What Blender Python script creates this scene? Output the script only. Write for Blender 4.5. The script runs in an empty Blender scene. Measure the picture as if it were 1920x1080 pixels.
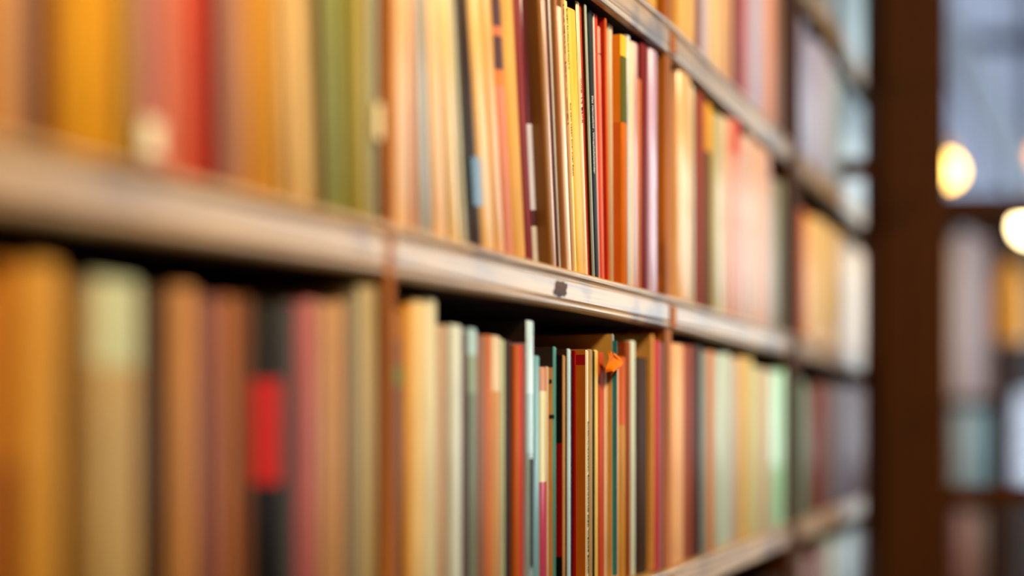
import bpy, bmesh, math, random
from mathutils import Vector, Matrix
random.seed(7)
S = bpy.context.scene
COL = S.collection
# ------------------------------------------------------------------ picture geometry
F = 2667.0            # focal length in px of a 1920 wide frame (50 mm on 36 mm)
U = 0.000605          # metres per unit of height
CZ = 1.35             # camera height
YH = 785.0            # horizon row
NX = [-260, 720, 1255, 1490, 1700]
NQ = [2.58, 1.60, 1.0, 0.685, 0.42]
def plan(x, q):
    z = 1 / q
    return Vector(((x - 960) * U * z, F * U * z))
PT = [plan(x, q) for x, q in zip(NX, NQ)]
FAC = []
for i in range(4):
    t = (PT[i+1] - PT[i]); L = t.length; t = t / L
    FAC.append(dict(P=PT[i], t=t, L=L, n=Vector((t.y, -t.x)), a=math.atan2(t.y, t.x)))
def facet(x):
    for i in range(3):
        if x < NX[i+1]: return i
    return 3
def ray(x): return Vector(((x - 960) / F, 1.0))
def hit(x, k, off):                       # pixel column -> (distance along facet, depth)
    f = FAC[k]; R = ray(x)
    Y = (f['P'].dot(f['n']) + off) / R.dot(f['n'])
    return (R * Y - f['P']).dot(f['t']), Y
def zat(y, Y): return CZ + (YH - y) / F * Y
def fpoint(k, s, off):
    f = FAC[k]; p = f['P'] + f['t'] * s + f['n'] * off
    return p
Z_MID = CZ + 232 * U; Z_UP = 1.803; Z_TOP = 2.112; Z_LOW = CZ - 282 * U; Z_BOT = Z_LOW - .311
TH = 0.0387

# ------------------------------------------------------------------ materials
def lin(c):
    r = []
    for v in c[:3]:
        v = v / 255
        r.append(v / 12.92 if v <= .04045 else ((v + .055) / 1.055) ** 2.4)
    return (r[0], r[1], r[2], 1)
MC = {}
def new_mat(name):
    m = bpy.data.materials.new(name); m.use_nodes = True
    nt = m.node_tree; b = nt.nodes['Principled BSDF']
    return m, nt, b
BOOK_ROUGH = .42
def book_mat(bands, H=1, rough=None, seed=0):
    """bands: list of (z_fraction_from, colour), bottom to top; painted cloth / paper with a little wear"""
    key = (tuple(bands), round(H, 3), rough)
    if key in MC: return MC[key]
    m, nt, b = new_mat('book_cover_paper')
    tc = nt.nodes.new('ShaderNodeTexCoord')
    no = nt.nodes.new('ShaderNodeTexNoise'); no.inputs['Scale'].default_value = 26; no.inputs['Detail'].default_value = 5
    mp = nt.nodes.new('ShaderNodeMapping'); mp.inputs['Scale'].default_value = (3, 1, .5)
    mp.inputs['Location'].default_value = (random.random() * 9, 0, random.random() * 9)
    nt.links.new(tc.outputs['Object'], mp.inputs['Vector']); nt.links.new(mp.outputs[0], no.inputs['Vector'])
    if len(bands) > 1:
        sx = nt.nodes.new('ShaderNodeSeparateXYZ'); nt.links.new(tc.outputs['Object'], sx.inputs[0])
        dv = nt.nodes.new('ShaderNodeMath'); dv.operation = 'DIVIDE'; dv.inputs[1].default_value = H
        nt.links.new(sx.outputs['Z'], dv.inputs[0])
        cr = nt.nodes.new('ShaderNodeValToRGB'); cr.color_ramp.interpolation = 'CONSTANT'
        e = cr.color_ramp.elements
        while len(e) < len(bands): e.new(.5)
        for i, (f, c) in enumerate(bands):
            e[i].position = max(0, min(1, f)); 
        for i, (f, c) in enumerate(bands): e[i].color = lin(c)
        nt.links.new(dv.outputs[0], cr.inputs[0]); src = cr.outputs[0]
    else:
        rg = nt.nodes.new('ShaderNodeRGB'); rg.outputs[0].default_value = lin(bands[0][1]); src = rg.outputs[0]
    mr = nt.nodes.new('ShaderNodeMapRange'); mr.inputs['From Min'].default_value = .3; mr.inputs['From Max'].default_value = .7
    mr.inputs['To Min'].default_value = .86; mr.inputs['To Max'].default_value = 1.1
    nt.links.new(no.outputs['Fac'], mr.inputs['Value'])
    mx = nt.nodes.new('ShaderNodeVectorMath'); mx.operation = 'SCALE'
    nt.links.new(src, mx.inputs[0]); nt.links.new(mr.outputs[0], mx.inputs['Scale'])
    nt.links.new(mx.outputs[0], b.inputs['Base Color'])
    mxc = max(bands[0][1]); mnc = min(bands[0][1])
    if rough is None: rough_, spec_ = random.choice((.4, .5, .6)), (.3 if mnc > 140 else (.04 if mnc < 60 else .12))
    else: rough_, spec_ = rough, .45
    if mxc < 90: spec_ = .06
    b.inputs['Roughness'].default_value = rough_
    b.inputs['Specular IOR Level'].default_value = spec_
    MC[key] = m
    return m
def flat(name, c, rough=.5, metal=0):
    if (name, c) in MC: return MC[(name, c)]
    m, nt, b = new_mat(name); b.inputs['Base Color'].default_value = lin(c)
    b.inputs['Roughness'].default_value = rough; b.inputs['Specular IOR Level'].default_value = .2; b.inputs['Metallic'].default_value = metal
    MC[(name, c)] = m
    return m
def wood(name, c1, c2, rough=.35, axis=0, scale=1.0, spec=.5, dark=None, coat=0.0):
    m, nt, b = new_mat(name)
    tc = nt.nodes.new('ShaderNodeTexCoord'); mp = nt.nodes.new('ShaderNodeMapping')
    sc = [60 * scale] * 3; sc[axis] = 2.2 * scale; mp.inputs['Scale'].default_value = sc
    nt.links.new(tc.outputs['Object'], mp.inputs['Vector'])
    no = nt.nodes.new('ShaderNodeTexNoise'); no.inputs['Scale'].default_value = 1.6; no.inputs['Detail'].default_value = 7; no.inputs['Roughness'].default_value = .65
    no.inputs['Distortion'].default_value = .3
    nt.links.new(mp.outputs[0], no.inputs['Vector'])
    cr = nt.nodes.new('ShaderNodeValToRGB'); e = cr.color_ramp.elements
    e[0].position = .32; e[0].color = lin(c1); e[1].position = .68; e[1].color = lin(c2)
    nt.links.new(no.outputs['Fac'], cr.inputs[0])
    # scuffed dark patches
    n2 = nt.nodes.new('ShaderNodeTexNoise'); n2.inputs['Scale'].default_value = 9; n2.inputs['Detail'].default_value = 3
    nt.links.new(tc.outputs['Object'], n2.inputs['Vector'])
    c2r = nt.nodes.new('ShaderNodeValToRGB'); e = c2r.color_ramp.elements
    e[0].position = .55; e[0].color = (0, 0, 0, 1); e[1].position = .7; e[1].color = (1, 1, 1, 1)
    nt.links.new(n2.outputs['Fac'], c2r.inputs[0])
    mx = nt.nodes.new('ShaderNodeMix'); mx.data_type = 'RGBA'
    nt.links.new(c2r.outputs[0], mx.inputs['Factor']); nt.links.new(cr.outputs[0], mx.inputs[6]); mx.inputs[7].default_value = lin(dark or c1)
    nt.links.new(mx.outputs[2], b.inputs['Base Color'])
    rr = nt.nodes.new('ShaderNodeMapRange'); rr.inputs['To Min'].default_value = rough - .1; rr.inputs['To Max'].default_value = rough + .14
    nt.links.new(no.outputs['Fac'], rr.inputs['Value']); nt.links.new(rr.outputs[0], b.inputs['Roughness'])
    bp = nt.nodes.new('ShaderNodeBump'); bp.inputs['Strength'].default_value = .45; bp.inputs['Distance'].default_value = .0015
    nt.links.new(no.outputs['Fac'], bp.inputs['Height']); nt.links.new(bp.outputs[0], b.inputs['Normal'])
    b.inputs['Specular IOR Level'].default_value = spec; b.inputs['Coat Weight'].default_value = coat; b.inputs['Coat Roughness'].default_value = .3; nt.links.new(bp.outputs[0], b.inputs['Coat Normal'])
    return m
def emit(name, c, st):
    m = bpy.data.materials.new(name); m.use_nodes = True; nt = m.node_tree
    for n in list(nt.nodes): nt.nodes.remove(n)
    o = nt.nodes.new('ShaderNodeOutputMaterial'); e = nt.nodes.new('ShaderNodeEmission')
    e.inputs[0].default_value = lin(c); e.inputs[1].default_value = st
    nt.links.new(e.outputs[0], o.inputs[0]); return m
M_BOARD = wood('worn_shelf_wood', (116, 78, 34), (212, 168, 96), rough=.42, axis=0, spec=.45, dark=(88, 50, 24), coat=.8)
M_BODY = wood('painted_shade_shelf_wood', (26, 15, 8), (44, 27, 14), rough=.75, axis=0, spec=.1)  # near-black board underside and back: the shade under the boards put into the colour
M_UP = wood('brown_upright_wood', (116, 60, 6), (204, 118, 24), rough=.6, axis=2, spec=.12)
M_DARK = wood('dark_brown_wood', (54, 25, 0), (74, 37, 1), rough=.7, axis=2, spec=.1)
M_BACK = flat('back_panel_wood', (20, 12, 7), .8)
M_PAGE = flat('page_paper', (225, 205, 160), .8)
M_INK = flat('black_ink', (35, 28, 18), .5); M_WHITE = flat('white_ink', (235, 235, 225), .4)
M_REDINK = flat('dark_red_ink', (90, 10, 10), .5); M_GREENINK = flat('green_ink', (20, 90, 60), .5)

# ------------------------------------------------------------------ object helpers
def link(name, me, m=None, parent=None):
    o = bpy.data.objects.new(name, me); COL.objects.link(o)
    if m is not None:
        for x in (m if isinstance(m, (list, tuple)) else [m]): me.materials.append(x)
    if parent: o.parent = parent
    return o
def empty(name, loc, rot=(0, 0, 0)):
    o = bpy.data.objects.new(name, None); COL.objects.link(o); o.location = loc; o.rotation_euler = rot
    o.empty_display_size = .05; return o
def tag(o, label=None, cat=None, group=None, kind=None):
    if label: o['label'] = label
    if cat: o['category'] = cat
    if group: o['group'] = group
    if kind: o['kind'] = kind
    return o
def mesh(bm, name='m'):
    bmesh.ops.recalc_face_normals(bm, faces=bm.faces[:])
    me = bpy.data.meshes.new(name); bm.to_mesh(me); bm.free(); return me
def box(bm, x0, x1, y0, y1, z0, z1):
    v = [bm.verts.new((x, y, z)) for x in (x0, x1) for y in (y0, y1) for z in (z0, z1)]
    for q in ((0, 1, 3, 2), (4, 6, 7, 5), (0, 4, 5, 1), (2, 3, 7, 6), (0, 2, 6, 4), (1, 5, 7, 3)):
        bm.faces.new([v[i] for i in q])
def bevel(bm, w, seg=2):
    bmesh.ops.bevel(bm, geom=bm.edges[:], offset=w, segments=seg, affect='EDGES', profile=.5)
def boxmesh(*a, bev=0):
    bm = bmesh.new(); box(bm, *a)
    if bev: bevel(bm, bev)
    return mesh(bm)
def lathe(bm, prof, n=24, cz=0):
    rings = []
    for r, z in prof:
        rings.append([bm.verts.new((r * math.cos(2*math.pi*i/n), r * math.sin(2*math.pi*i/n), z + cz)) for i in range(n)])
    for a, b in zip(rings, rings[1:]):
        for i in range(n): bm.faces.new((a[i], a[(i+1) % n], b[(i+1) % n], b[i]))
    bm.faces.new(rings[0]); bm.faces.new(rings[-1])

# ------------------------------------------------------------------ the room
H_C = 4.4
X0, X1, Y0, Y1 = -3.0, 4.0, -2.2, 9.0
def wall(name, axis, pos, a0, a1, holes, m, t=.12):
    """wall slab; axis 'x' : plane x=pos running along y. holes (a0,a1,z0,z1)"""
    bm = bmesh.new()
    A = sorted({a0, a1, *[h[0] for h in holes], *[h[1] for h in holes]}); Z = sorted({0, H_C, *[h[2] for h in holes], *[h[3] for h in holes]})
    for i in range(len(A)-1):
        for j in range(len(Z)-1):
            ca, cz = (A[i]+A[i+1])/2, (Z[j]+Z[j+1])/2
            if any(h[0] < ca < h[1] and h[2] < cz < h[3] for h in holes): continue
            lo, hi = (pos, pos + t) if t > 0 else (pos + t, pos)
            if axis == 'x': box(bm, lo, hi, A[i], A[i+1], Z[j], Z[j+1])
            else: box(bm, A[i], A[i+1], lo, hi, Z[j], Z[j+1])
    bmesh.ops.remove_doubles(bm, verts=bm.verts[:], dist=1e-5)
    return tag(link(name, mesh(bm), m), kind='structure')
def plaster(name, c):
    m, nt, b = new_mat(name)
    no = nt.nodes.new('ShaderNodeTexNoise'); no.inputs['Scale'].default_value = 30
    bp = nt.nodes.new('ShaderNodeBump'); bp.inputs['Strength'].default_value = .1
    nt.links.new(no.outputs['Fac'], bp.inputs['Height']); nt.links.new(bp.outputs[0], b.inputs['Normal'])
    b.inputs['Base Color'].default_value = lin(c); b.inputs['Roughness'].default_value = .85
    return m
M_WALL = plaster('warm_plaster', (92, 66, 44)); M_WALLB = plaster('grey_plaster', (120, 118, 122))
M_CEIL = plaster('ceiling_plaster', (150, 125, 95)); M_FLOOR = wood('floor_boards', (44, 26, 12), (66, 42, 22), rough=.45, axis=1, scale=.4)
tag(link('floor', boxmesh(X0, X1, Y0, Y1, -.1, 0), M_FLOOR), kind='structure')
tag(link('ceiling', boxmesh(X0, X1, Y0, Y1, H_C, H_C + .1), M_CEIL), kind='structure')
WR = [(1.9, 3.6, .75, 3.1), (3.9, 5.5, .75, 3.1), (5.8, 7.6, .75, 3.1)]
WB = [(1.9, 3.95, 2.72, 4.2), (3.10, 3.9, .87, 1.53)]
wall('wall_right', 'x', X1, Y0, Y1, WR, M_WALL)
wall('wall_back', 'y', Y1, X0, X1, WB, M_WALLB)
wall('wall_left', 'x', X0, Y0, Y1, [], M_WALL, t=-.12)
wall('wall_front', 'y', Y0, X0, X1, [], M_WALL, t=-.12)
M_GLASS = bpy.data.materials.new('window_glass'); M_GLASS.use_nodes = True
nt = M_GLASS.node_tree; b = nt.nodes['Principled BSDF']; o_ = nt.nodes['Material Output']
tr = nt.nodes.new('ShaderNodeBsdfTransparent'); gl = nt.nodes.new('ShaderNodeBsdfGlossy'); gl.inputs['Roughness'].default_value = .02
mx = nt.nodes.new('ShaderNodeMixShader'); mx.inputs[0].default_value = .06
nt.links.new(tr.outputs[0], mx.inputs[1]); nt.links.new(gl.outputs[0], mx.inputs[2]); nt.links.new(mx.outputs[0], o_.inputs[0]); nt.nodes.remove(b)
M_FRAME = flat('painted_window_frame', (150, 150, 160), .4)
M_FRAMEB = flat('blue_grey_window_frame', (78, 92, 112), .4)
wn = 0
def window(axis, pos, a0, a1, z0, z1, bars, mf, fw=.05):
    global wn
    wn += 1
    loc = (pos, (a0+a1)/2, z0) if axis == 'x' else ((a0+a1)/2, pos, z0)
    e = tag(empty('window_%d' % wn, loc), kind='structure')
    w = (a1 - a0) / 2; h = z1 - z0
    def bx(bm, u0, u1, d0, d1, za, zb):
        if axis == 'x': box(bm, d0, d1, u0, u1, za, zb)
        else: box(bm, u0, u1, d0, d1, za, zb)
    bm = bmesh.new()
    bx(bm, -w, -w + fw, .0, .08, 0, h); bx(bm, w - fw, w, .0, .08, 0, h)
    bx(bm, -w + fw, w - fw, .0, .08, 0, fw); bx(bm, -w + fw, w - fw, .0, .08, h - fw, h)
    for kind, p in bars:
        if kind == 'v': bx(bm, p - .02, p + .02, .01, .06, fw, h - fw)
        else: bx(bm, -w + fw, w - fw, .01, .07, p - .045, p + .045)
    link('window_frame', mesh(bm), mf, e)
    bm = bmesh.new(); bx(bm, -w + fw, w - fw, .032, .038, fw, h - fw); link('window_pane', mesh(bm), M_GLASS, e)
for a0, a1, z0, z1 in WR: window('x', X1, a0, a1, z0, z1, [('v', 0)], M_FRAME, .04)
window('y', Y1, *WB[0], [('h', 1.03), ('v', 0.35)], M_FRAMEB)
window('y', Y1, *WB[1], [], M_FRAMEB, .03)

# ------------------------------------------------------------------ the bookcase
case = tag(empty('bookcase', (PT[0].x, PT[0].y, 0)), 'long brown wooden library bookcase with worn, moulded shelf edges running into the distance', 'bookcase')
DEP = .235
def put(o, k, s, off, z):
    p = fpoint(k, s, off) - PT[0]
    o.location = (p.x, p.y, z); o.rotation_euler = (0, 0, FAC[k]['a'])
PROF = [(-DEP, 0), (-.004, 0), (-.001, -.0006), (.0008, -.0022), (.0012, -.004), (.0006, -.006), (-.001, -.0075), (-.0032, -.0086), (-.0035, -.0098), (-.0008, -.0112), (-.0004, -.0125),
        (-.0004, -.0285), (-.0012, -.0298), (-.0022, -.0304), (-.0010, -.0312), (-.0002, -.0325), (-.0004, -.0345), (-.0016, -.0366), (-.004, -.0382), (-.008, -TH), (-DEP, -TH)]
def board(k, z, s0, s1):
    bm = bmesh.new(); n = 2
    ringA = [bm.verts.new((0, -o, h)) for o, h in PROF]; ringB = [bm.verts.new((s1 - s0, -o, h)) for o, h in PROF]
    N = len(PROF)
    for i in range(N):
        f = bm.faces.new((ringA[i], ringA[(i+1) % N], ringB[(i+1) % N], ringB[i]))
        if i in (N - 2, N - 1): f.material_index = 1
    bm.faces.new(ringA); bm.faces.new(ringB)
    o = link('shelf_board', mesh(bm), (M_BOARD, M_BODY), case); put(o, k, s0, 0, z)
    return o
def hits(x, k, off=0): return hit(x, k, off)[0]
UPR = {1: (714, 740), 2: (1247, 1272), 3: (1476, 1500)}
for k in range(4):
    sa = 0 if k == 0 else .0
    sb = FAC[k]['L']
    for z in (Z_MID, Z_UP, Z_TOP, Z_LOW, Z_BOT, Z_BOT - .36, 2.42):
        board(k, z, sa, sb)
    o = link('back_panel', boxmesh(0, sb, DEP - .012, DEP, .06, 2.42), M_BACK, case); put(o, k, 0, 0, 0)
# uprights, one at each joint and one at each end
def upright(k, s0, s1, off, m=M_UP):
    o = link('upright', boxmesh(0, s1 - s0, -off, DEP + .004, 0, 2.44, bev=.0015), m, case); put(o, k, s0, 0, 0)
upright(0, hits(724.5, 0), hits(740.5, 0), .0)
upright(1, hits(1247, 1, -.004), FAC[1]['L'] + .02, -.0035)
upright(2, hits(1480, 2), hits(1499, 2), .001, M_DARK)
upright(0, -.03, .0, 0); upright(3, FAC[3]['L'], FAC[3]['L'] + .03, 0)

# dark knot in the front of the eye-level board, and the brown joint strips where boards meet
def front_patch(name, k, x0, x1, z0, z1, m, off=.0006, bev=.0004):
    s0, s1 = hits(x0, k), hits(x1, k)
    o = link(name, boxmesh(0, s1 - s0, -off, .002, z0, z1, bev=bev), m, case); put(o, k, s0, 0, 0)
sk, sk1 = hits(1039, 1), hits(1064, 1); bm = bmesh.new()
fr = []; rk = random.Random(3)
for i in range(30):
    a = 2 * math.pi * i / 30; e_ = 1 + rk.uniform(-.16, .16)
    cx_ = math.copysign(abs(math.cos(a)) ** .6, math.cos(a)); cz_ = math.copysign(abs(math.sin(a)) ** .6, math.sin(a))
    fr.append(((sk1 - sk) / 2 * (1 + cx_ * e_ * .95) + cz_ * .004, -.0205 + min(.0078, max(-.0078, .0075 * cz_ * e_))))
ra = [bm.verts.new((x, .0003, z)) for x, z in fr]; rb = [bm.verts.new((x, .001, z)) for x, z in fr]
for i in range(30): bm.faces.new((ra[i], ra[(i+1) % 30], rb[(i+1) % 30], rb[i]))
bm.faces.new(ra); bm.faces.new(rb)
for v in bm.verts: v.co.y -= .00005
o = link('wood_knot', mesh(bm), wood('knot_wood', (40, 20, 12), (110, 72, 50), rough=.6, axis=0, spec=.15), case); put(o, 1, sk, 0, Z_MID)
for z in (Z_MID, Z_UP, Z_LOW, Z_TOP): front_patch('joint_strip', 1, 1256.5, 1268, z - TH + .003, z - .0115, M_UP)

# ------------------------------------------------------------------ books
def book_mesh(t, H, d, bulge, m_side, m_spine):
    bm = bmesh.new()
    cv = min(.0022, t * .22)                       # cover thickness
    nA = 7
    def outer(zin):
        pts = [(0, d), (0, .003)]
        for i in range(nA + 1):
            a = i / nA
            x = t * a; y = .0015 - bulge * math.sin(math.pi * a) + (.0012 if i in (0, nA) else 0) + zin
            pts.append((x, y))
        pts += [(t, .003), (t, d)]
        return pts
    inner = [(t - cv, d), (t - cv, .005 + cv), (cv, .005 + cv), (cv, d)]
    rings = []
    for z, zin in ((0, .0012), (.0014, 0), (H - .0014, 0), (H, .0012)):
        rings.append([bm.verts.new((x, y, z)) for x, y in outer(zin) + inner])
    N = len(rings[0]); no = nA + 5
    for a, b in zip(rings, rings[1:]):
        for i in range(N):
            f = bm.faces.new((a[i], a[(i+1) % N], b[(i+1) % N], b[i]))
            f.material_index = 1 if 1 <= i < no - 2 else 0
            if 1 <= i < no - 2: f.smooth = True
    for r in (rings[0], rings[-1]):
        bm.faces.new(r)
    me = mesh(bm); me.materials.append(m_side); me.materials.append(m_spine)
    return me
NAMES = [('black', (22, 16, 14)), ('dark brown', (62, 36, 16)), ('brown', (120, 76, 38)), ('reddish brown', (125, 62, 42)), ('light brown', (176, 118, 66)), ('tan', (205, 155, 90)),
         ('mustard yellow', (218, 152, 30)), ('golden yellow', (240, 186, 62)), ('cream', (235, 215, 165)), ('pale cream', (240, 232, 210)), ('peach', (238, 185, 135)), ('salmon', (228, 118, 88)),
         ('orange', (220, 118, 12)), ('burnt orange', (188, 84, 22)), ('bright red', (212, 48, 30)), ('dark red', (140, 18, 12)), ('crimson', (190, 50, 66)), ('maroon', (112, 40, 42)),
         ('dusty pink', (190, 125, 118)), ('pale pink', (220, 178, 165)), ('lilac', (205, 178, 205)), ('mauve', (160, 110, 115)), ('olive', (148, 130, 58)), ('dark olive', (100, 84, 44)),
         ('grey green', (150, 160, 138)), ('dark green', (70, 95, 70)), ('mint green', (180, 225, 195)), ('pale blue', (180, 210, 228)), ('blue grey', (130, 150, 160)), ('teal', (60, 130, 130)),
         ('navy blue', (34, 40, 58)), ('charcoal', (68, 68, 70)), ('light grey', (205, 208, 200)), ('grey lilac', (165, 162, 182)), ('taupe', (160, 142, 120)), ('white', (240, 240, 238))]
def cname(c): return min(NAMES, key=lambda n: sum((a - b) ** 2 for a, b in zip(n[1], c)))[0]
ORD = ['first', 'second', 'third', 'fourth', 'fifth', 'sixth', 'seventh', 'eighth', 'ninth', 'tenth', 'eleventh', 'twelfth', 'thirteenth', 'fourteenth', 'fifteenth', 'sixteenth',
       'seventeenth', 'eighteenth', 'nineteenth', 'twentieth', 'twenty-first', 'twenty-second', 'twenty-third', 'twenty-fourth', 'twenty-fifth', 'twenty-sixth', 'twenty-seventh',
       'twenty-eighth', 'twenty-ninth', 'thirtieth', 'thirty-first', 'thirty-second', 'thirty-third', 'thirty-fourth', 'thirty-fifth', 'thirty-sixth', 'thirty-seventh', 'thirty-eighth', 'thirty-ninth', 'fortieth',
       'forty-first', 'forty-second', 'forty-third', 'forty-fourth', 'forty-fifth', 'forty-sixth', 'forty-seventh', 'forty-eighth', 'forty-ninth', 'fiftieth']
def end_beyond(k, s):      # how far an upright placed on facet k reaches into bay k+1, with the turn between the bays
    turn = FAC[k+1]['a'] - FAC[k]['a']
    return max(0, s - FAC[k]['L']) + .18 * math.tan(max(0, turn)) + .0008
LIM = {0: (.0008, hits(724.5, 0) - .0008), 1: (end_beyond(0, hits(740.5, 0)), hits(1247, 1, -.004) - .0008),
       2: (end_beyond(1, FAC[1]['L'] + .02), hits(1480, 2) - .0008), 3: (end_beyond(2, hits(1499, 2)), FAC[3]['L'] - .0008)}
BOOKS = {}
def lettering(parent, text, x, z_top, length, glyph_h, m, name='spine_title', y=-.0006):
    cu = bpy.data.curves.new('t', 'FONT'); cu.body = text; cu.size = 1; cu.extrude = .004
    tmp = bpy.data.objects.new('tmp', cu); COL.objects.link(tmp)
    bpy.context.view_layer.update()
    me = bpy.data.meshes.new_from_object(tmp.evaluated_get(bpy.context.evaluated_depsgraph_get()))
    bpy.data.objects.remove(tmp)
    w = max(v.co.x for v in me.vertices); h = .7
    for v in me.vertices:
        tx, ty, tz = v.co.x / w * length, v.co.y / h * glyph_h, v.co.z * .03
        v.co = (x + ty, y - tz, z_top - tx)
    return link(name, me, m, parent)
def row(key, bay, zb, base, items, Hdef, refy, lean=None, desc=('', ''), group=''):
    """items: (x0, x1, colour[, opts]) in picture columns at row refy"""
    k = bay
    fine = []                                   # several slim volumes where one wide stripe of colour is seen far away
    for it in items:
        if it[0] >= 1640: continue              # hidden behind the partition post
        x0, x1, c = it[:3]; o = dict(it[3]) if len(it) > 3 else {}
        w_ = hit(x1, k, base)[0] - hit(x0, k, base)[0]
        n_ = max(1, round(w_ / .05)) if w_ > .062 and 'xs' not in o else 1
        for q in range(n_):
            cc = tuple(max(0, min(255, v + (random.randint(-9, 9) if n_ > 1 else 0))) for v in c)
            oo = dict(o)
            if n_ > 1 and 'yt' in oo: oo['yt'] += random.randint(-3, 3)
            fine.append((x0 + (x1 - x0) * q / n_, x0 + (x1 - x0) * (q + 1) / n_, cc, oo))
    items = fine
    prev = None; prevp = base; out = []; prevth = 0
    for it in items:
        x0, x1, c = it[:3]; o = dict(it[3]) if len(it) > 3 else {}
        th = math.radians(lean(x0)) if lean else 0
        gap = .0003
        H = None
        if 'xs' in o and prev is not None:
            R = ray(o['xs']); f = FAC[k]
            s = prev + gap
            Yd = (s + f['P'].dot(f['t'])) / R.dot(f['t']); p = (R * Yd - f['P']).dot(f['n'])
            p = min(p, .001); s0 = s
        else:
            p = o.get('p', base + (random.uniform(-.002, .002) if x1 - x0 > 12 and bay != 1 else 0))
            s0, _ = hit(x0, k, p)
            if prev is not None: 
                if s0 < prev + gap or s0 - prev < .004: s0 = prev + gap
        s1, Y = hit(x1, k, p)
        if prev is not None and th != prevth: s0 += .128 * abs(th - prevth)
        s0 = max(s0, LIM[k][0])
        if s1 - s0 < .0016: s1 = s0 + .0016
        if s1 > LIM[k][1]: s1 = LIM[k][1]
        if s1 - s0 < .001: continue
        t = s1 - s0 - .0002
        if 'yt' in o: H = zat(o['yt'], Y) - zb
        else: H = Hdef + random.uniform(-.012, .008)
        H = min(H, .2695)
        zmid = zat(refy, Y) - zb
        sb = s0 + zmid * math.sin(th)
        pt = fpoint(k, sb, p)
        def bands(bl, c):
            r = [(0, c)]
            for y, cc in bl: r.append(((zat(y, Y) - zb) / H, cc))
            return r
        spb = bands(o.get('b', []), c)
        sc = o.get('side', c); sdb = bands(o.get('sb', o.get('b', []) if 'side' not in o else []), sc)
        
        if key in ('B1', 'B2', 'B3', 'A3') and min(c) > 88 and 'r' not in o: o['r'] = random.choice((.26, .34, .4))
        if key in ('C0', 'C1'):  # lower-row covers darkened: the dimmer light on this row put into their colour
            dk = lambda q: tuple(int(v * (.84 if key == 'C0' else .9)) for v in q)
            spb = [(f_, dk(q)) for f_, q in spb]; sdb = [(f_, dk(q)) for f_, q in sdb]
        msp = book_mat(spb, H, o.get('r')); msd = book_mat(sdb, H, o.get('rs', .5)) if (sdb != spb or 'rs' in o) else msp
        d = o.get('d', random.uniform(.15, .175))
        root = empty('book', (pt.x, pt.y, zb + .0004), (0, -th, FAC[k]['a']))
        root.rotation_euler = (Matrix.Rotation(FAC[k]['a'], 4, 'Z') @ Matrix.Rotation(-th, 4, 'Y')).to_euler()
        link('cover', book_mesh(t, H, d, min(.0035, t * o.get('bulge', .06)), msd, msp), None, root)
        cv = min(.0022, t * .22)
        link('page_block', boxmesh(cv + .00005, t - cv - .00005, .006 + cv, d - .004, .003, H - .003), M_PAGE, root)
        for (txt, xf, yt_, yb_, m_, g) in o.get('text', []):
            zt = zat(yt_, Y) - zb; zl = (yb_ - yt_) / F * Y
            lettering(root, txt, t * xf, zt, zl, t * g, m_, y=.0007 - min(.0035, t * .06) * math.sin(math.pi * (xf + g / 2)))
        for (ym, wd) in o.get('smark', []):
            zc = zat(ym, Y) - zb
            link('cover_mark', boxmesh(-.0004, .0003, .0065 - .005 * wd, .0065, zc - .0018, zc + .0018, bev=.0003), M_INK, root)
        for (xa, xb, ya, yb_, cc) in o.get('label', []):
            za, zz = zat(yb_, Y) - zb, zat(ya, Y) - zb
            link('spine_label', boxmesh(t * xa, t * xb, -.0026, .003, za, zz), book_mat(((0, cc),), 1, .35), root)
        out.append((root, c, x0, x1, o, t, H))
        prev = s1; prevp = p; prevth = th
    n = len(out)
    for i, (root, c, x0, x1, o, t, H) in enumerate(out):
        nm = o.get('nm', cname(c))
        l = cname(out[i-1][1]) if i else None; r = cname(out[i+1][1]) if i < n-1 else None
        size = 'thin ' if t < .009 else ('thick ' if t > .028 else '')
        if i == 0: lab = f"{size}{nm} book, first from left in {desc[0]}, {desc[1]}"
        elif i == n-1: lab = f"{size}{nm} book, last on the right in {desc[0]}, {desc[1]}"
        else: lab = f"{size}{nm} book right of {l} one, {ORD[i]} from left, {desc[0]}, {desc[1]}"
        if 'lab' in o: lab = o['lab']
        tag(root, lab, 'book', group)
    BOOKS[key] = out
    return out
def g(s):      # "x0 x1 r,g,b; ..." -> list
    out = []
    for part in s.split(';'):
        a = part.split()
        if len(a) >= 3: out.append((float(a[0]), float(a[1]), tuple(int(v) for v in a[2].split(','))))
    return out
def leanB(x):
    if 740 < x < 868: return .4 + 7.4 * (x - 741) / 127
    P = [(-200, 0), (400, 1.0), (560, 4), (696, .3), (735, .3), (860, 8), (1000, 7), (1060, 6), (1100, 5), (1130, 2.5), (1160, 0), (1300, 0)]
    for (a, u), (b, v) in zip(P, P[1:]):
        if x < b: return u + (v - u) * max(0, (x - a)) / (b - a)
    return 0
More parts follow.
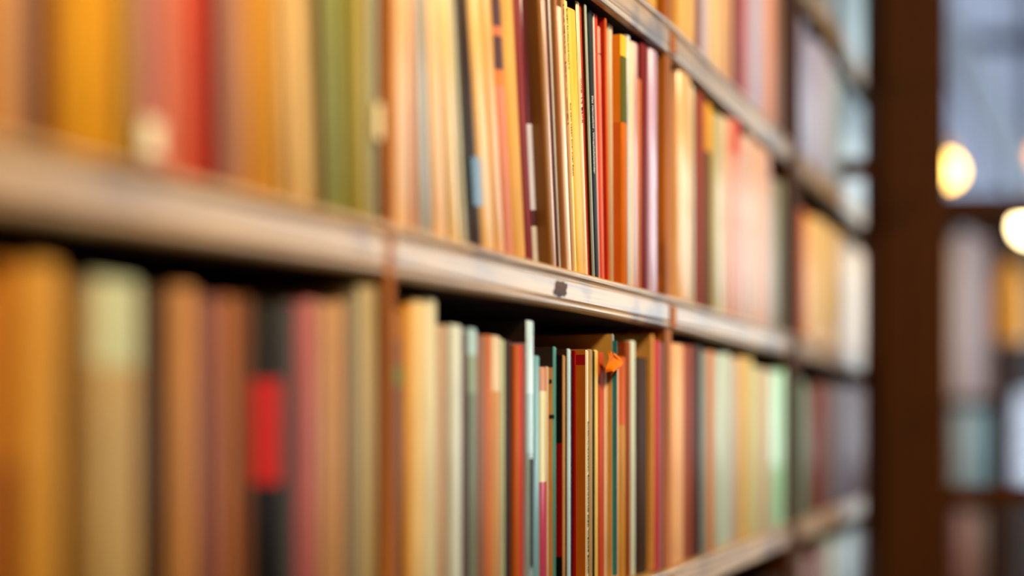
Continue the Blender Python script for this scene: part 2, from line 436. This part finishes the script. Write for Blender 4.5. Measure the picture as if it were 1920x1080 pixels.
# ---- upper of the two full rows (between the two near boards)
WH = (232, 232, 235)
B0 = g("-60 -25 200,135,60;-25 28 226,158,78;28 64 176,124,96;64 100 120,76,38;100 138 200,130,30;138 180 226,160,26;180 226 218,148,28;226 262 180,140,58")
B0 += [(262, 298, (190, 120, 112), dict(label=[(.0, .92, 234, 300, (228, 208, 164))])), (298, 330, (214, 125, 96)), (330, 358, (228, 116, 80)), (358, 398, (186, 54, 22)), (398, 416, (128, 58, 50)),
       (416, 442, (170, 115, 98)), (442, 468, (190, 130, 82))]
B0 += g("468 492 210,142,52;492 522 210,146,46;522 548 212,165,96;548 584 232,188,118;584 602 150,122,62;602 625 120,118,72;625 646 150,150,72;646 668 148,138,56;668 696 166,146,66")
B0 += [(696, 723.5, (176, 178, 150), dict(label=[(.12, .9, 203, 268, (255, 232, 165))]))]
row('B0', 0, Z_MID, -.0035, B0, .255, 240, leanB, ('upper row', 'nearest bay'), 'books in the upper row of the nearest bay')
DOT = (70, 20, 36)
B1 = [(742, 772, (232, 180, 118)), (772, 786, (226, 168, 132)), (786, 808, (158, 158, 148)), (808, 836, (236, 186, 128)), (836, 858, (236, 200, 136)), (858, 868, (196, 190, 160)),
      (868, 874, (96, 96, 88)), (874, 895, (52, 28, 16), dict(b=[], label=[(.1, .9, 300, 390, (70, 110, 140))], nm='dark brown')),
      (895, 919, (236, 184, 104)), (919, 938, (228, 168, 92)),
      (938, 955, (214, 128, 96), dict(b=[(170, (218, 120, 30)), (140, DOT), (78, (205, 110, 60)), (62, DOT), (8, (205, 110, 60))], r=.7)),
      (955, 978, (226, 168, 84)), (978, 992, (132, 50, 54)), (992, 1002, (240, 232, 222), dict(r=.2, b=[(425, (90, 40, 46)), (395, (226, 224, 240)), (236, (92, 36, 42))], nm='maroon')),  # white bands on the maroon spine are its glare, painted as colour
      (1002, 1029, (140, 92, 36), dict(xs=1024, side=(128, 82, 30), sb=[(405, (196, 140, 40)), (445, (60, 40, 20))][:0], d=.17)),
      (1029, 1036, (205, 170, 150), dict(r=.25)), (1036, 1041, (84, 36, 44)), (1041, 1045, (190, 190, 178)),
      (1045, 1057, (170, 108, 62), dict(xs=1053, side=(172, 108, 60))),
      (1057, 1065, (246, 218, 186)), (1065, 1070, (186, 132, 86), dict(text=[('iasdnu lar . wei', .2, 12, 235, M_REDINK, .28)])),
      (1070, 1075, (248, 218, 116), dict(text=[('EUGEN SAVANLAHAVNAT II', .25, 22, 132, M_INK, .36), ('aus dem Leben einer alten Stadt', .35, 195, 330, M_REDINK, .35)])),
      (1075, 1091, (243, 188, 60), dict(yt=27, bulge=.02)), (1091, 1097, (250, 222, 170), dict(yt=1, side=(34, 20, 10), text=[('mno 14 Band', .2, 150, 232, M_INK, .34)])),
      (1097, 1100, (206, 58, 48), dict(yt=1, text=[('VERMISCHTE AUFSATZE', .2, 132, 232, M_REDINK, .6)])),
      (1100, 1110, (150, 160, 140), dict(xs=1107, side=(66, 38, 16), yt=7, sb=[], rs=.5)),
      (1110, 1119, (34, 40, 46), dict(yt=9, nm='navy blue', text=[('Das Heimatland . Wirtschaftskalender', .08, 184, 328, M_WHITE, .32)])),
      (1119, 1122, (220, 190, 180), dict(yt=14)), (1122, 1127, (224, 62, 38), dict(yt=14)), (1127, 1132, (244, 130, 100), dict(yt=53, b=[(108, (120, 40, 60)), (104, (244, 130, 100))])),
      (1132, 1143, (222, 96, 40), dict(xs=1140, side=(184, 34, 8), yt=24)), (1143, 1148, (176, 160, 110), dict(yt=42)), (1148, 1152, (236, 200, 168), dict(yt=44)),
      (1152, 1179, (210, 108, 10), dict(xs=1168, side=(214, 98, 8), yt=72, b=[(236, (92, 92, 30)), (112, (236, 190, 60))], sb=[(236, (230, 130, 2))], rs=.5, nm='orange')),
      (1179, 1184, (196, 206, 214), dict(yt=68, p=-.006)), (1184, 1191, (242, 212, 168), dict(yt=80, p=-.0055)), (1191, 1199, (206, 158, 158), dict(yt=84, p=-.006)),
      (1199, 1205, (200, 110, 50), dict(yt=150, p=-.0065)), (1205, 1218, (116, 18, 16), dict(yt=82, p=-.007)), (1218, 1235, (214, 180, 208), dict(yt=84, p=-.006, b=[(272, (214, 180, 208))][:0]))]
row('B1', 1, Z_MID, -.0135, B1, .258, 250, leanB, ('upper row', 'second bay'), 'books in the upper row of the second bay')
B2 = [(1274, 1298, (248, 196, 136), dict(yt=140)), (1298, 1304, (200, 190, 150), dict(yt=165)), (1304, 1324, (142, 64, 46), dict(yt=185)), (1324, 1336, (108, 80, 44), dict(yt=200, b=[(290, (226, 160, 50))])),
      (1336, 1346, (180, 156, 84), dict(yt=215)), (1346, 1360, (206, 196, 160), dict(yt=225)), (1360, 1372, (228, 170, 130), dict(yt=228)), (1372, 1390, (222, 150, 128), dict(yt=234, b=[(300, (214, 74, 50))])),
      (1390, 1402, (222, 180, 160), dict(yt=262)), (1402, 1416, (220, 185, 170), dict(yt=262)), (1416, 1432, (232, 176, 138), dict(yt=280)), (1432, 1446, (216, 172, 158), dict(yt=290)),
      (1446, 1462, (150, 140, 112), dict(yt=345)), (1462, 1472, (110, 110, 84), dict(yt=345)), (1472, 1479, (90, 30, 18), dict(yt=350))]
row('B2', 2, Z_MID, -.006, B2, .25, 450, None, ('upper row', 'third bay'), 'books in the upper row of the third bay')
B3 = g("1502 1514 196,104,58;1514 1528 240,184,104;1528 1541 244,196,116;1541 1556 220,184,120;1556 1572 246,208,150;1572 1588 250,222,182;1588 1604 250,228,196;1604 1620 252,232,205;1620 1640 250,220,176;1640 1665 200,150,90")
row('B3', 3, Z_MID, -.006, B3, .225, 500, None, ('upper row', 'farthest bay'), 'books in the upper row of the farthest bay')
# ---- top row
A1 = g("1150 1172 150,110,60;1172 1192 200,170,110;1192 1214 176,140,80;1214 1228 240,184,96;1228 1245 250,196,92")
row('A1', 1, Z_UP, -.012, A1, .24, 10, None, ('top row', 'second bay'), 'books in the top row of the second bay')
A2 = g("1274 1288 250,196,104;1288 1304 246,190,100;1304 1317 150,92,76;1317 1330 206,186,190;1330 1345 246,200,130;1345 1360 240,190,125;1360 1374 222,165,120;1374 1388 128,64,56;1388 1402 176,90,96;1402 1414 206,160,165;1414 1428 176,176,205;1428 1440 222,170,150;1440 1454 214,140,110;1454 1466 150,110,90")
row('A2', 2, Z_UP, -.006, A2, .25, 100, None, ('top row', 'third bay'), 'books in the top row of the third bay')
A3 = g("1502 1514 150,146,176;1514 1527 168,164,194;1527 1539 186,184,206;1539 1550 176,160,176;1550 1564 190,198,214;1564 1580 186,212,228;1580 1598 190,218,234;1598 1618 180,208,228;1618 1640 176,200,220;1640 1664 160,180,200")
row('A3', 3, Z_UP, -.006, A3, .235, 180, None, ('high row', 'farthest bay'), 'pale books high in the farthest bay')
AA = g("1552 1572 170,196,214;1572 1594 176,206,226;1594 1618 180,205,228;1618 1645 160,190,220")
row('AA', 3, Z_TOP, -.010, AA, .23, 20, None, ('highest row', 'farthest bay'), 'pale books above the highest board')
# ---- lower full row
C0 = [(-60, -10, (200, 128, 32)), (-10, 45, (140, 66, 24), dict(nm='golden brown', b=[(870, (182, 106, 26))], yt=500)), (45, 66, (212, 150, 26), dict(yt=500)), (66, 120, (214, 152, 62), dict(yt=498)),
      (120, 150, (122, 92, 40), dict(yt=530)), (150, 176, (156, 104, 36), dict(yt=535)), (176, 222, (192, 160, 100), dict(yt=525, b=[(690, (205, 205, 160))])), (222, 266, (196, 160, 100), dict(yt=530, b=[(690, (200, 205, 165))])),
      (266, 279, (112, 62, 22), dict(yt=545)), (279, 300, (72, 52, 28), dict(yt=545)), (300, 320, (66, 48, 34), dict(yt=545)), (320, 345, (196, 132, 66), dict(yt=540)), (345, 371, (206, 142, 80), dict(yt=540)),
      (371, 386, (146, 88, 56), dict(yt=555)), (386, 416, (136, 78, 72), dict(yt=560)), (416, 450, (176, 106, 64), dict(yt=560)), (450, 478, (112, 64, 30), dict(yt=560)),
      (478, 506, (26, 16, 10), dict(yt=570, b=[(908, (200, 24, 8)), (716, (30, 24, 14))], nm='black')), (506, 534, (24, 14, 12), dict(yt=575, b=[(908, (206, 28, 10)), (716, (32, 18, 10))], nm='black')),
      (534, 556, (76, 76, 76), dict(yt=570)), (556, 578, (170, 84, 84), dict(yt=570)), (578, 602, (190, 108, 100), dict(yt=565)), (602, 624, (210, 158, 108), dict(yt=570)), (624, 646, (214, 156, 104), dict(yt=568)),
      (646, 660, (156, 122, 84), dict(yt=560)), (660, 674, (130, 120, 100), dict(yt=560)), (674, 692, (190, 170, 124), dict(yt=540)), (692, 710, (196, 164, 104), dict(yt=538))]
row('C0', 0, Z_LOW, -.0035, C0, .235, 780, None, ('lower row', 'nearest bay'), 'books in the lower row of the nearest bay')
C1 = [(741, 760, (96, 66, 52), dict(yt=585, b=[(725, (70, 110, 60)), (690, (120, 80, 60)), (640, (150, 96, 40))])), (760, 776, (206, 138, 44), dict(yt=572)),
      (776, 800, (232, 196, 132), dict(yt=566)), (800, 822, (222, 210, 168), dict(yt=562)),
      (822, 842, (190, 156, 124), dict(yt=612, p=-.0165)), (842, 870, (212, 216, 202), dict(yt=612)), (870, 879, (84, 52, 66), dict(yt=625, p=-.015)), (879, 898, (116, 128, 110), dict(yt=618, b=[(740, (140, 160, 140)), (668, (170, 205, 215))])),
      (898, 914, (146, 98, 74), dict(yt=630)), (914, 926, (206, 116, 66), dict(yt=630)), (926, 942, (206, 150, 96), dict(yt=632, b=[(735, (226, 206, 176))])), (942, 950, (176, 186, 150), dict(yt=638)),
      (950, 962, (60, 36, 34), dict(yt=640, p=-.0165)), (962, 978, (190, 90, 26), dict(yt=648)), (978, 984, (206, 60, 48), dict(yt=648, p=-.015)),
      (984, 1004, (150, 176, 182), dict(yt=603, xs=992, side=(196, 188, 196), sb=[(645, (40, 26, 14))], b=[(850, (170, 206, 220)), (740, (206, 236, 252))], r=.25, nm='pale blue', label=[(.3, .6, 860, 1060, (60, 96, 112))])),
      (1004, 1015, (112, 172, 178), dict(yt=668, r=.3)),
      (1015, 1029, (196, 64, 96), dict(yt=690, b=[(905, (228, 224, 176)), (735, (206, 146, 116))], r=.3, p=-.0165)), (1029, 1032, (236, 200, 176), dict(yt=688, p=-.0165)),
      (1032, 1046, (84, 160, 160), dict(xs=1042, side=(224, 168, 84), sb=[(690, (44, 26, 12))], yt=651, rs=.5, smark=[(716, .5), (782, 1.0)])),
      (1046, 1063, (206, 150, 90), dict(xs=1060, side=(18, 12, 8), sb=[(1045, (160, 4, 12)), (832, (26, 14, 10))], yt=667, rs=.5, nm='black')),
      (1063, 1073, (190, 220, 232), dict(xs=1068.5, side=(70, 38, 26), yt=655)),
      (1073, 1076, (40, 36, 76), dict(yt=668, p=-.0165)), (1076, 1083, (164, 18, 12), dict(yt=658)),
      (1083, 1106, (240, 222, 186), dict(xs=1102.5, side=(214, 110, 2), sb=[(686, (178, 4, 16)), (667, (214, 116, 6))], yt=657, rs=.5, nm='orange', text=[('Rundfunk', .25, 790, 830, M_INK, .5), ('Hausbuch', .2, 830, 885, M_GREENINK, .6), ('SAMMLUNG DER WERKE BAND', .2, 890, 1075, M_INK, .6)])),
      (1106, 1114, (172, 136, 76), dict(yt=656)), (1114, 1118, (40, 38, 22), dict(yt=658, b=[(935, (40, 38, 22)), (905, (180, 80, 60))][:0])), (1118, 1124, (236, 200, 96), dict(yt=657)),
      (1124, 1136, (196, 76, 36), dict(yt=662, b=[], label=[])), (1136, 1143, (240, 196, 156), dict(yt=690)),
      (1143, 1153, (176, 208, 228), dict(yt=627, r=.3, side=(226, 168, 70), p=-.008, label=[(.02, .3, 640, 1079, (30, 128, 132))])),
      (1153, 1156, (150, 112, 40), dict(yt=670)), (1156, 1163, (230, 166, 120), dict(yt=668)), (1163, 1176, (196, 138, 44), dict(yt=670, b=[(798, (206, 92, 4))])),
      (1176, 1185, (148, 66, 20), dict(yt=642)), (1185, 1194, (214, 222, 196), dict(yt=640)),
      (1194, 1216, (64, 38, 14), dict(yt=672, r=.6, p=-.0135)), (1216, 1229, (226, 158, 76), dict(yt=628, p=-.008)), (1229, 1239, (214, 66, 80), dict(yt=640, p=-.006)), (1239, 1244, (190, 150, 170), dict(yt=642, p=-.003))]
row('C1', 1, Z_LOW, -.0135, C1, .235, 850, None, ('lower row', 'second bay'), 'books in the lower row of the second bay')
C2 = [(1262, 1284, (232, 172, 118), dict(yt=648)), (1284, 1298, (150, 78, 52), dict(yt=650)), (1298, 1310, (100, 48, 42), dict(yt=650)), (1310, 1318, (48, 64, 62), dict(yt=650)), (1318, 1328, (136, 142, 130), dict(yt=660)),
      (1328, 1342, (192, 120, 64), dict(yt=660)), (1342, 1356, (176, 190, 170), dict(yt=665)), (1356, 1371, (186, 198, 180), dict(yt=665)), (1371, 1384, (176, 158, 146), dict(yt=675)), (1384, 1399, (212, 168, 96), dict(yt=672)),
      (1399, 1412, (206, 186, 120), dict(yt=672)), (1412, 1427, (192, 190, 144), dict(yt=690)), (1427, 1445, (196, 160, 128), dict(yt=695)), (1445, 1462, (176, 226, 190), dict(yt=698, r=.15)), (1462, 1479, (186, 232, 200), dict(yt=698, r=.15))]  # last two, mint: a green reflection painted in as cover colour
row('C2', 2, Z_LOW, -.006, C2, .235, 850, None, ('lower row', 'third bay'), 'books in the lower row of the third bay')
C3 = g("1502 1512 96,138,110;1512 1526 110,72,66;1526 1542 116,66,54;1542 1558 104,74,70;1558 1572 140,140,152;1572 1588 148,142,162;1588 1602 132,132,152;1602 1620 120,88,84;1620 1640 96,66,62;1640 1662 90,60,50")
row('C3', 3, Z_LOW, -.006, C3, .235, 820, None, ('lower row', 'farthest bay'), 'books in the lower row of the farthest bay')
D2 = g("1380 1400 70,50,40;1400 1420 90,66,50;1420 1440 60,50,50;1440 1460 96,70,60;1460 1478 70,54,50")
row('D2', 2, Z_BOT, -.012, D2, .22, 1150, None, ('bottom row', 'third bay'), 'books at the bottom of the third bay')
D3 = g("1502 1520 110,72,66;1520 1538 100,64,56;1538 1556 140,140,140;1556 1580 176,196,210;1580 1604 176,200,214;1604 1640 80,70,70")
row('D3', 3, Z_BOT, -.010, D3, .24, 1050, None, ('bottom row', 'farthest bay'), 'books at the bottom of the farthest bay')

# curled orange paper tab sticking out above a red book
bm = bmesh.new(); s0, Yp = hit(1122, 1, .0); n = 14; m_ = 8; grid = []
for i in range(n + 1):
    rowv = []
    for j in range(m_ + 1):
        u, v = i / n, j / m_
        w = .006 + .044 * (1 - abs(2 * v - .85) ** 1.4) if abs(2 * v - .85) < 1 else .006
        rowv.append(bm.verts.new((.001 + u * w + .002 * math.sin(6 * v), -.009 - .007 * math.sin(math.pi * u) * (.4 + v * .4) - .0015 * math.sin(9 * u + 5 * v), -v * .021 + .002 * math.sin(7 * u))))
    grid.append(rowv)
for i in range(n):
    for j in range(m_):
        bm.faces.new((grid[i][j], grid[i+1][j], grid[i+1][j+1], grid[i][j+1]))
me = mesh(bm); tabo = link('paper_tab', me, book_mat(((0, (226, 116, 4)),), 1))
sol = tabo.modifiers.new('s', 'SOLIDIFY'); sol.thickness = .0006
pp = fpoint(1, hit(1122, 1, -.013)[0], -.013); tabo.location = (pp.x, pp.y, zat(656, Yp) - .001); tabo.rotation_euler = (0, 0, FAC[1]['a'])
tag(tabo, 'curled orange paper tab sticking out over the orange red book, lower row', 'paper tab')

# ------------------------------------------------------------------ dark wooden partition right of the bookcase
def XP(x, Y): return (x - 960) / F * Y
YP = 2.80
part = tag(empty('wooden_partition', (XP(1709, YP), YP + .03, 0)), 'tall dark brown wooden partition with thick post and thin crossbars at right', 'partition')
def pbox(name, x0, x1, z0, z1, d0, d1, m=M_DARK, bev=.003):
    return link(name, boxmesh(XP(x0, YP) - part.location.x, XP(x1, YP) - part.location.x, d0 - .03, d1 - .03, z0, z1, bev=bev), m, part)
pbox('post', 1642, 1776, 0, H_C - .01, 0, .10)
pbox('post_moulding', 1655, 1690, 0.02, H_C - .02, -.012, .001)
for yc, hh in ((385, 34), (930, 36)):
    pbox('rail', 1776, 2300, zat(yc + hh / 2, YP), zat(yc - hh / 2, YP), .01, .05)
pbox('rail', 2300, 2400, 0, H_C - .01, 0, .08)
pbox('short_rail', 1583, 1642, zat(330, YP), zat(296, YP), .005, .035)

# ------------------------------------------------------------------ things behind the partition
YF = 6.0
def XF(x): return XP(x, YF)
far = tag(empty('bookcase', ((XF(1760) + XF(1906)) / 2, YF + .15, 0)), 'narrow dark bookcase with pale books seen far behind the partition', 'bookcase')
def fbox(name, x0, x1, z0, z1, d0, d1, m=M_DARK):
    return link(name, boxmesh(x0 - far.location.x, x1 - far.location.x, d0 - .15, d1 - .15, z0, z1, bev=.002), m, far)
xa, xb = XF(1690), XF(1903)
fbox('side_panel', xa, xa + .03, 0, zat(405, YF), 0, .3); fbox('side_panel', XF(1866), xb, 0, zat(405, YF), 0, .3)
fbox('back_panel', xa, xb, 0, zat(405, YF), .28, .3)
for y in (410, 752, 926): fbox('shelf_board', xa + .03, XF(1866), zat(y + 8, YF), zat(y - 6, YF), .005, .28)
def fbook(x0, x1, ytop, ybot, c, lab):
    z0 = zat(ybot, YF); H = zat(ytop, YF) - z0; t = XF(x1) - XF(x0) - .001
    root = empty('book', (XF(x0), YF + .02, z0 + .0005)); m = book_mat(((0, c),), 1, .4)
    link('cover', book_mesh(t, H, .2, .004, m, m), None, root)
    link('page_block', boxmesh(.0023, t - .0023, .0085, .196, .003, H - .003), M_PAGE, root)
    tag(root, lab, 'book', 'pale books in the far bookcase')
for a in ((1778, 1798, 450, 746, (226, 176, 140), 'pale peach book far behind the partition, next to the post'), (1798, 1822, 430, 746, (228, 218, 228), 'pale lilac tall book far behind the partition, upper shelf'),
          (1822, 1842, 440, 746, (240, 208, 208), 'pale pink tall book far behind the partition, upper shelf'), (1842, 1862, 450, 746, (206, 190, 200), 'greyish pink book beside the dark side panel, upper far shelf'),
          (1790, 1812, 765, 920, (196, 190, 180), 'light grey book far behind the partition, on its lower shelf'), (1812, 1838, 765, 920, (170, 198, 210), 'pale blue book far behind the partition, on its lower shelf'),
          (1838, 1862, 768, 920, (140, 186, 204), 'light blue book beside the dark side panel, lower far shelf'),
          ): fbook(*a)
def fbook_low(x0, x1, c, lab): fbook(x0, x1, 960, 1110, c, lab)
fbox('shelf_board', xa + .03, XF(1866), zat(1122, YF), zat(1112, YF), .005, .28)
fbook_low(1795, 1822, (186, 124, 110), 'dusty pink book in the bottom right corner behind the partition')
fbook_low(1822, 1846, (156, 120, 96), 'light brown book in the bottom right corner behind the partition')
fbook_low(1846, 1864, (60, 56, 70), 'charcoal book in the bottom right corner behind the partition')
# slanting pale blue-white stair rail under the far window
YB = 7.6
bm = bmesh.new()
p0 = Vector((XP(1770, YB), YB, zat(40, YB))); p1 = Vector((XP(1960, YB), YB, zat(400, YB))); dv = (p1 - p0).normalized(); p0 = p0 + dv * ((H_C - .06 - p0.z) / dv.z); p1 = p0 + dv * ((3.9 - p0.x) / dv.x); nv = Vector((dv.z, 0, -dv.x))
vs = []
for p in (p0, p1):
    for a, b_ in ((-.09, 0), (.09, 0), (.09, .06), (-.09, .06)): vs.append(bm.verts.new(p + nv * a + Vector((0, b_, 0)) - p0))
for q in ((0, 1, 2, 3), (4, 7, 6, 5), (0, 4, 5, 1), (1, 5, 6, 2), (2, 6, 7, 3), (3, 7, 4, 0)): bm.faces.new([vs[i] for i in q])
bevel(bm, .008)
beam = link('slanted_beam', mesh(bm), flat('pale_blue_paint', (196, 208, 232), .5)); beam.location = p0
tag(beam, 'pale blue slanted beam running from ceiling to side wall in front of far window', 'beam')

# pendant lamps
M_BULB = emit('warm_lamp_glass', (255, 196, 96), 16); M_BULB2 = emit('warm_white_lamp_glass', (255, 222, 160), 22)
M_BULB3 = emit('dim_orange_lamp_glass', (255, 170, 80), 5)
M_BRASS = flat('aged_brass', (176, 120, 40), .3, .9); M_CORD = flat('black_cord', (20, 18, 16), .6)
def lamp(x, y, Y, r, mb, lab, shade=False):
    z = zat(y, Y); e = tag(empty('pendant_lamp', (XP(x, Y), Y, z)), lab, 'lamp', 'warm pendant lamps')
    bm = bmesh.new(); bmesh.ops.create_uvsphere(bm, u_segments=24, v_segments=16, radius=r)
    for v in bm.verts:
        if v.co.z > 0: v.co.x *= 1 - .35 * (v.co.z / r) ** 2; v.co.y *= 1 - .35 * (v.co.z / r) ** 2; v.co.z *= 1.25
    for f in bm.faces: f.smooth = True
    link('bulb', mesh(bm), mb, e)
    bm = bmesh.new(); lathe(bm, [(r * .42, 1.1 * r), (r * .5, 1.3 * r), (r * .5, 2.0 * r), (r * .2, 2.3 * r)]); link('socket', mesh(bm), M_BRASS, e)
    bm = bmesh.new(); lathe(bm, [(.004, 2.2 * r), (.004, H_C - z - .002)], 8); link('cord', mesh(bm), M_CORD, e)
    bm = bmesh.new(); lathe(bm, [(.045, H_C - z - .03), (.05, H_C - z - .001)], 20); link('ceiling_rose', mesh(bm), M_BRASS, e)
    return e
lamp(1776, 322, 4.6, .045, M_BULB, 'warm glowing pendant lamp half hidden behind the dark wooden post')
lamp(1932, 424, 4.3, .045, M_BULB2, 'bright white-yellow pendant lamp at the right edge below the upper rail')
lamp(1946, 292, 5.2, .03, M_BULB3, 'small orange pendant lamp at the right edge above the upper rail')
# hanging gold glass shade
e = tag(empty('pendant_lamp', (XP(1893, 4.9), 4.9, zat(640, 4.9))), 'amber gold glass pendant shade hanging in front of the far side panel', 'lamp', 'warm pendant lamps')
bm = bmesh.new(); R_ = .062
prof = [(R_ * .95, 0), (R_, .03), (R_ * .98, .14), (R_ * .8, .21), (R_ * .45, .26), (R_ * .3, .275)]
lathe(bm, prof, 28); m, nt, b = new_mat('amber_glass'); b.inputs['Base Color'].default_value = lin((224, 156, 12)); b.inputs['Roughness'].default_value = .4
b.inputs['Emission Color'].default_value = lin((226, 150, 14)); b.inputs['Emission Strength'].default_value = .25
link('lamp_shade', mesh(bm), m, e)
hz = H_C - e.location.z
bm = bmesh.new(); lathe(bm, [(.004, .27), (.004, hz - .002)], 8); link('cord', mesh(bm), M_CORD, e)

# ------------------------------------------------------------------ light
def area(name, loc, target, sx, sy, power, c, spread=180):
    l = bpy.data.lights.new(name, 'AREA'); l.shape = 'RECTANGLE'; l.size = sx; l.size_y = sy; l.energy = power; l.color = c; l.spread = math.radians(spread)
    o = bpy.data.objects.new(name, l); COL.objects.link(o); o.location = loc
    o.rotation_euler = (Vector(target) - Vector(loc)).to_track_quat('-Z', 'Y').to_euler(); return o
for a0, a1, z0, z1 in WR:
    area('daylight', (X1 + .2, (a0 + a1) / 2, (z0 + z1) / 2), (X1 - 1, (a0 + a1) / 2, (z0 + z1) / 2), a1 - a0, z1 - z0, 88, (.86, .96, .95))
area('daylight', ((WB[1][0] + WB[1][1]) / 2, Y1 + .2, 1.22), ((WB[1][0] + WB[1][1]) / 2, 0, 1.22), .7, .6, 40, (.9, .95, 1.0))
# ceiling lamps over the aisle, the room's own warm light
M_DIFF = emit('ceiling_lamp_diffuser', (255, 190, 120), 3)
def ceiling_light(x, y, power, lab):
    z = 3.0
    e = tag(empty('ceiling_light', (x, y, z)), lab, 'lamp', 'warm lamps over the aisle')
    bm = bmesh.new(); lathe(bm, [(.26, 0.0), (.30, .02), (.28, .09), (.05, .16), (.01, .17)], 32); link('lamp_shade', mesh(bm), M_BRASS, e)
    bm = bmesh.new(); lathe(bm, [(.25, -.02), (.255, -.001)], 32); link('diffuser', mesh(bm), M_DIFF, e)
    bm = bmesh.new(); lathe(bm, [(.005, .16), (.005, H_C - z - .002)], 8); link('cord', mesh(bm), M_CORD, e)
    area('warm_lamp', (x, y, z - .03), (x, y, 0), .45, .45, power, (1.0, .80, .52))
ceiling_light(1.15, .1, 118, 'round warm lamp hanging over the aisle by the camera')
ceiling_light(1.9, 2.2, 40, 'round warm lamp hanging over the aisle further along')
w = bpy.data.worlds.new('World'); S.world = w; w.use_nodes = True
bg = w.node_tree.nodes['Background']; bg.inputs[0].default_value = (.52, .62, .85, 1); bg.inputs[1].default_value = .9

# ------------------------------------------------------------------ camera
cd = bpy.data.cameras.new('camera'); cam = bpy.data.objects.new('camera', cd); COL.objects.link(cam)
cam.location = (0, 0, CZ); cam.rotation_euler = (math.radians(90), 0, 0)
cd.lens = 50; cd.sensor_width = 36; cd.sensor_fit = 'HORIZONTAL'; cd.shift_y = (YH - 540) / 1920
cd.dof.use_dof = True; cd.dof.focus_distance = hit(1095, 1, -.01)[1]; cd.dof.aperture_fstop = 1.02; cd.clip_start = .05
S.camera = cam
S.view_settings.view_transform = 'Standard'; S.view_settings.look = 'None'; S.view_settings.gamma = 1; S.view_settings.exposure = -0.24
S.view_settings.use_curve_mapping = False
S.cycles.use_denoising = True
S.cycles.max_bounces = 8
